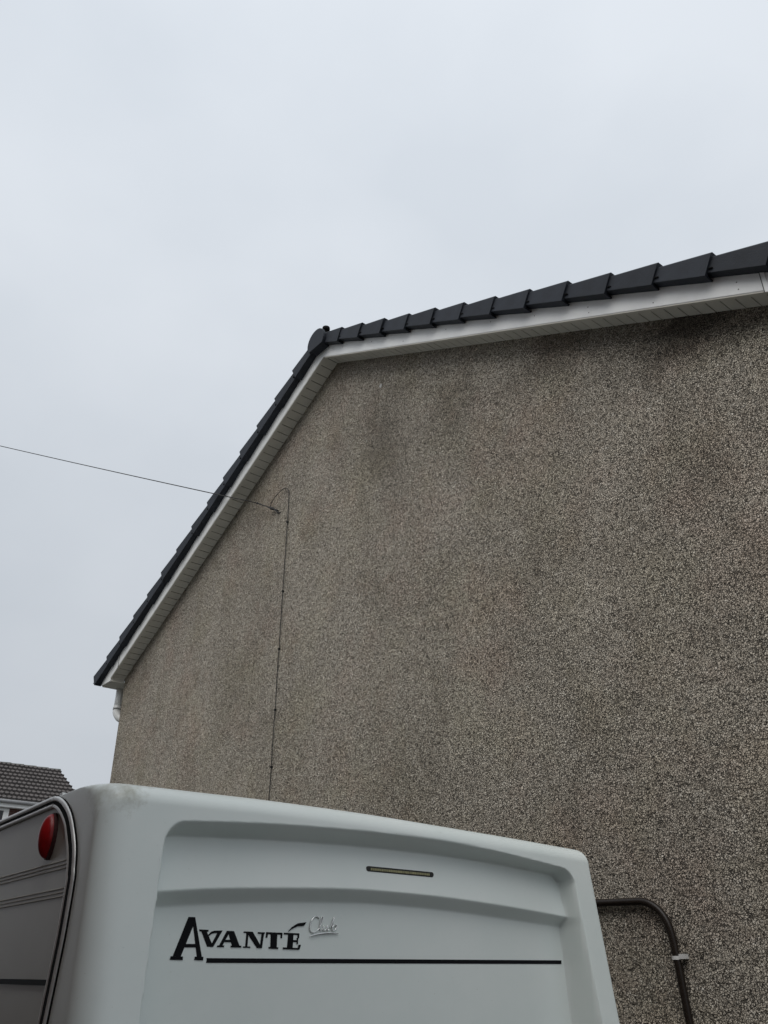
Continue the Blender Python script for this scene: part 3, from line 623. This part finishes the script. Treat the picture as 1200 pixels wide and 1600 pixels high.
CLUB = [[[1.7274, 2.0524], [1.7193, 2.0581], [1.7074, 2.0555], [1.6961, 2.0416], [1.6916, 2.0236], [1.6957, 2.0125], [1.7076, 2.0105], [1.7205, 2.0152], [1.7309, 2.0235]], [[1.7309, 2.0235], [1.7387, 2.0404], [1.7436, 2.0542], [1.7392, 2.0577], [1.7337, 2.0448], [1.7308, 2.0267], [1.7336, 2.0164], [1.7396, 2.0165]], [[1.7396, 2.0165], [1.7442, 2.0238], [1.7475, 2.0315]], [[1.7475, 2.0315], [1.7455, 2.0211], [1.7505, 2.0158], [1.7564, 2.0195], [1.762, 2.0319]], [[1.762, 2.0319], [1.7606, 2.0205], [1.765, 2.0165], [1.7709, 2.0216]], [[1.7709, 2.0216], [1.7801, 2.0391], [1.7893, 2.0586]], [[1.7893, 2.0586], [1.7827, 2.0346], [1.7807, 2.02], [1.7869, 2.0165], [1.7954, 2.0212], [1.8, 2.0304], [1.7962, 2.0349], [1.7877, 2.032], [1.7817, 2.0264]], [[1.6923, 1.9973], [1.7127, 2.0034], [1.7484, 2.0085], [1.7786, 2.0095], [1.8081, 2.0078]]]
AP = 2.675; KL = 2.675 / 2.6385
for nm, polys in LET.items():
    parts = []
    for i, q in enumerate(polys):
        pts = [cw(AP - 0.0012 - 0.00025 * i, b * KL, (z - H) * KL) for b, z in q]
        parts.append(prism(pts, cw(0.0042 + 0.00021 * i, 0, 0) - cw(0, 0, 0)))
    v, f = merge(parts); obj('letter', v, f, M_black, van, label='black slab serif letter %s' % nm[0])
q = [(1.3249, 1.9328), (2.909, 1.9309), (2.9067, 1.9175), (1.3242, 1.9199)]
v, f = prism([cw(AP - 0.0012, b * KL, (z - H) * KL) for b, z in q], cw(0.004, 0, 0) - cw(0, 0, 0)); obj('underline_stripe', v, f, M_black, van)
parts = []
for i, c in enumerate(CLUB):
    stroke = i < len(CLUB) - 1
    cs_ = catmull([cw(AP - 0.003 - 0.0002 * i, b * KL, (z - H) * KL) for b, z in c], 4); n_ = len(cs_)
    rr = [0.0019 if stroke else 0.0012 + 0.0018 * math.sin(math.pi * k / (n_ - 1)) for k in range(n_)]
    parts.append(tube(cs_, rr, 8))
v, f = merge(parts); obj('script_badge', v, f, M_chrome, van, smooth=True, label='chrome script badge reading Club')

# slim lamp slot in the upper panel: uncut black plate, colour gives recess shade
def rrect(b0, b1, zl, zr, hgt, a, r):
    out = []
    for (bx, sx, sz) in ((b1 - r, 1, 1), (b0 + r, -1, 1), (b0 + r, -1, -1), (b1 - r, 1, -1)):
        for k in range(5):
            ang = {(1, 1): 0, (-1, 1): 90, (-1, -1): 180, (1, -1): 270}[(sx, sz)] + 22.5 * k
            zc_ = lerp(zl, zr, (bx - b0) / (b1 - b0)); zq = zc_ + sz * (hgt - r)
            out.append(cw(a, bx + r * math.cos(math.radians(ang)), zq + r * math.sin(math.radians(ang))))
    return out
zl, zr = 0.3205, 0.3161
asl = lerp(A_MID0, A_MID1, 0.52)
v, f = prism(rrect(1.930, 2.246, zl, zr, 0.0088, asl - 0.004, 0.0085), cw(0.02, 0, 0) - cw(0, 0, 0)); slot = obj('lamp_slot', v, f, M_slotd, van)
parts = []
for k in range(34):
    b0 = 1.948 + k * 0.0082; zc_ = lerp(zl, zr, (b0 - 1.930) / 0.313) - 0.0004
    q = [cw(asl - 0.0055, b0, zc_ - 0.0042), cw(asl - 0.0055, b0 + 0.0062, zc_ - 0.0042), cw(asl - 0.0055, b0 + 0.0062, zc_ + 0.0034), cw(asl - 0.0055, b0, zc_ + 0.0034)]
    parts.append(prism(q, cw(0.004, 0, 0) - cw(0, 0, 0)))
v, f = merge(parts); obj('ribbed_lens', v, f, M_slotl, slot)
# rain drops standing on the moulding
parts = []
for k in range(75):
    if k < 40: b, z = random.uniform(0.97, 1.12), random.uniform(-0.25, 0.42)
    else: b, z = random.uniform(1.1, 2.98), random.uniform(-0.25, 0.43)
    a = a_face(z) + recess(b, z); r = random.choice((0.0010, 0.0013, 0.0018))
    ring = [(r, 0), (r * 0.8, 0.55 * r), (r * 0.3, 0.8 * r)]
    vv = [cw(a - h, b + q * math.cos(i * math.pi / 3), z + q * 1.15 * math.sin(i * math.pi / 3)) for q, h in ring for i in range(6)]
    ff = [(j * 6 + i, j * 6 + (i + 1) % 6, (j + 1) * 6 + (i + 1) % 6, (j + 1) * 6 + i) for j in range(2) for i in range(6)] + [(12, 13, 14, 15, 16, 17)]
    parts.append((vv, ff))
v, f = merge(parts); obj('rain_drops', v, f, M_drop, van, smooth=True, kind='stuff')
# below the picture: rear window and wheels
v, f = prism([cw(2.62, 1.3, -0.42), cw(2.62, 2.8, -0.42), cw(2.62, 2.86, -1.0), cw(2.62, 1.24, -1.0)], cw(0.015, 0, 0) - cw(0, 0, 0)); obj('rear_window', v, f, M_glass, van, bevel=0.006)
for b0 in (S + 0.03, RB - 0.23):
    c0 = cw(5.6, b0, 0.33 - H); c1 = cw(5.6, b0 + 0.2, 0.33 - H)
    wh = obj('wheel', *tube([c0, c0.lerp(c1, 0.15), c0.lerp(c1, 0.85), c1], [0.29, 0.325, 0.325, 0.29], 28), M_tyre, van)
    obj('rim', *tube([c0.lerp(c1, -0.03), c0.lerp(c1, 1.03)], 0.19, 20), M_alu, wh)

# ---------------------------------------------------------------- house across the street
FX, FY1, FY0 = -30.0, 11.25, 2.2
EZ = H + 0.1625 * 30.0; PIT = math.radians(28); RUN = 3.2; RDG = EZ + RUN * math.tan(PIT)
far = thing('brick_house', 'small far brick house with brown tiled roof seen left of the caravan', 'house', (FX, 7, 0))
WR = 2.99
wparts = [(FY0 + 0.1, 7.2), (8.80, FY1 - 0.1)]
for y0, y1 in wparts: v, f = box(FX - 2 * RUN + 0.5, FX, y0, y1, 0, EZ - 0.12); obj('wall', v, f, M_brick, far)
v, f = box(FX - 2 * RUN + 0.5, FX, 7.2, 8.80, 0, EZ - 1.45); obj('wall', v, f, M_brick, far)
v, f = box(FX - 2 * RUN + 0.5, FX - 0.25, 7.2, 8.80, EZ - 1.45, EZ - 0.12); obj('wall', v, f, M_brick, far)
wn = obj('window', *merge([box(FX - 0.06, FX + 0.03, 7.2, 8.80, EZ - 0.29, EZ - 0.21), box(FX - 0.06, FX + 0.03, 7.2, 8.80, EZ - 1.45, EZ - 1.37), box(FX - 0.06, FX + 0.03, 8.63, 8.80, EZ - 1.369, EZ - 0.291), box(FX - 0.06, FX + 0.03, 7.2, 7.3, EZ - 1.369, EZ - 0.291), box(FX - 0.06, FX + 0.02, 7.92, 8.0, EZ - 1.369, EZ - 0.291)]), M_upvc, far)
for y0, y1 in ((7.3, 7.92), (8.0, 8.63)): v, f = box(FX - 0.03, FX - 0.015, y0, y1, EZ - 1.369, EZ - 0.291); obj('pane', v, f, M_glass, wn)
v, f = box(FX + 0.18, FX + 0.20, FY0, FY1, EZ - 0.19, EZ - 0.03); obj('fascia', v, f, M_upvc, far)
v, f = box(FX, FX + 0.178, FY0, FY1, EZ - 0.20, EZ - 0.175); obj('soffit', v, f, M_upvc, far)
obj('gutter', *tube([(FX + 0.26, FY0 - 0.05, EZ - 0.02), (FX + 0.26, FY1 + 0.05, EZ - 0.02)], 0.062, 10), mat('grey_gutter', (0.36, 0.36, 0.36), 0.5), far, smooth=True)
# tiled slope facing the camera, courses and rolls as real relief
slope_len = (RUN + 0.26) / math.cos(PIT); courses = 10; rolls = 56; sub = 7
ys = [FY0 + (FY1 - FY0) * i / (rolls * sub) for i in range(rolls * sub + 1)]
V = []; rowsz = []
for c_ in range(courses):
    for t, lift in ((0.0, 0.10), (0.002, 0.10), (1.0, 0.012)):
        s = (c_ + t) / courses * slope_len
        if t == 0.0: rowsz.append((c_ / courses * slope_len, 0.012 if c_ else 0.03))
        if t > 0: rowsz.append((s, lift))
for s, lift in rowsz:
    for i, y in enumerate(ys):
        ph = (i % sub) / sub; wv = 0.034 * max(0, math.sin(ph * 2 * math.pi)) ** 1.0 if ph < 0.5 else 0.0
        n = lift + wv
        V.append((FX + 0.26 - s * math.cos(PIT) + n * math.sin(PIT), y, EZ - 0.0 + s * math.sin(PIT) + n * math.cos(PIT)))
ny = len(ys); F = [(r * ny + i, r * ny + i + 1, (r + 1) * ny + i + 1, (r + 1) * ny + i) for r in range(len(rowsz) - 1) for i in range(ny - 1)]
obj('roof_tiles', V, F, M_fartile, far, kind='stuff')
q = [(FX + 0.24, FY0, EZ), (FX - RUN, FY0, RDG + 0.1), (FX - 2 * RUN - 0.24, FY0, EZ), (FX - RUN, FY0, RDG + 0.02)]
v, f = prism([(FX + 0.22, FY0, EZ - 0.02), (FX - RUN, FY0, RDG + 0.06), (FX - 2 * RUN - 0.26, FY0, EZ - 0.02)], (0, FY1 - FY0 - 0.01, 0)); obj('roof', v, f, M_fartile, far)
for k in range(20):
    y1 = FY1 + 0.06 - k * 0.46; obj('ridge_tile', *tube([(FX - RUN, y1 - 0.455, RDG + 0.055), (FX - RUN, y1, RDG + 0.065)], [0.118, 0.128], 12), M_moss, far)

# ---------------------------------------------------------------- gable added to block the sky beside the caravan, and the line pole (both outside the frame)
nb = thing('sky_blocker_house', 'added unseen red brick gable that shades the caravan side', 'house', (-2.5, -1.05, 0))
ny0 = -1.05
q = [(-8.2, ny0, 0), (3.2, ny0, 0), (3.2, ny0, 4.85), (-2.5, ny0, 7.76), (-8.2, ny0, 4.85)]
v, f = prism(q, (0, -8, 0)); obj('gable_wall', v, f, M_brick, nb)
for s in (-1, 1):
    q = [(-2.5, ny0 + 0.12, 7.78), (-2.5 + s * 5.9, ny0 + 0.12, 7.78 - 5.9 * 0.51), (-2.5 + s * 5.9, ny0 + 0.12, 7.93 - 5.9 * 0.51), (-2.5, ny0 + 0.12, 7.93)]
    v, f = prism(q, (0, -8.2, 0)); obj('roof_slope', v, f, M_nroof, nb)
pl_ = obj('line_pole', *tube([(pole_top.x, pole_top.y, 0), (pole_top.x, pole_top.y, pole_top.z + 0.3)], [0.14, 0.10], 14), M_wood, smooth=True)
tag(pl_, 'tall wooden pole that carries the overhead line', 'pole')
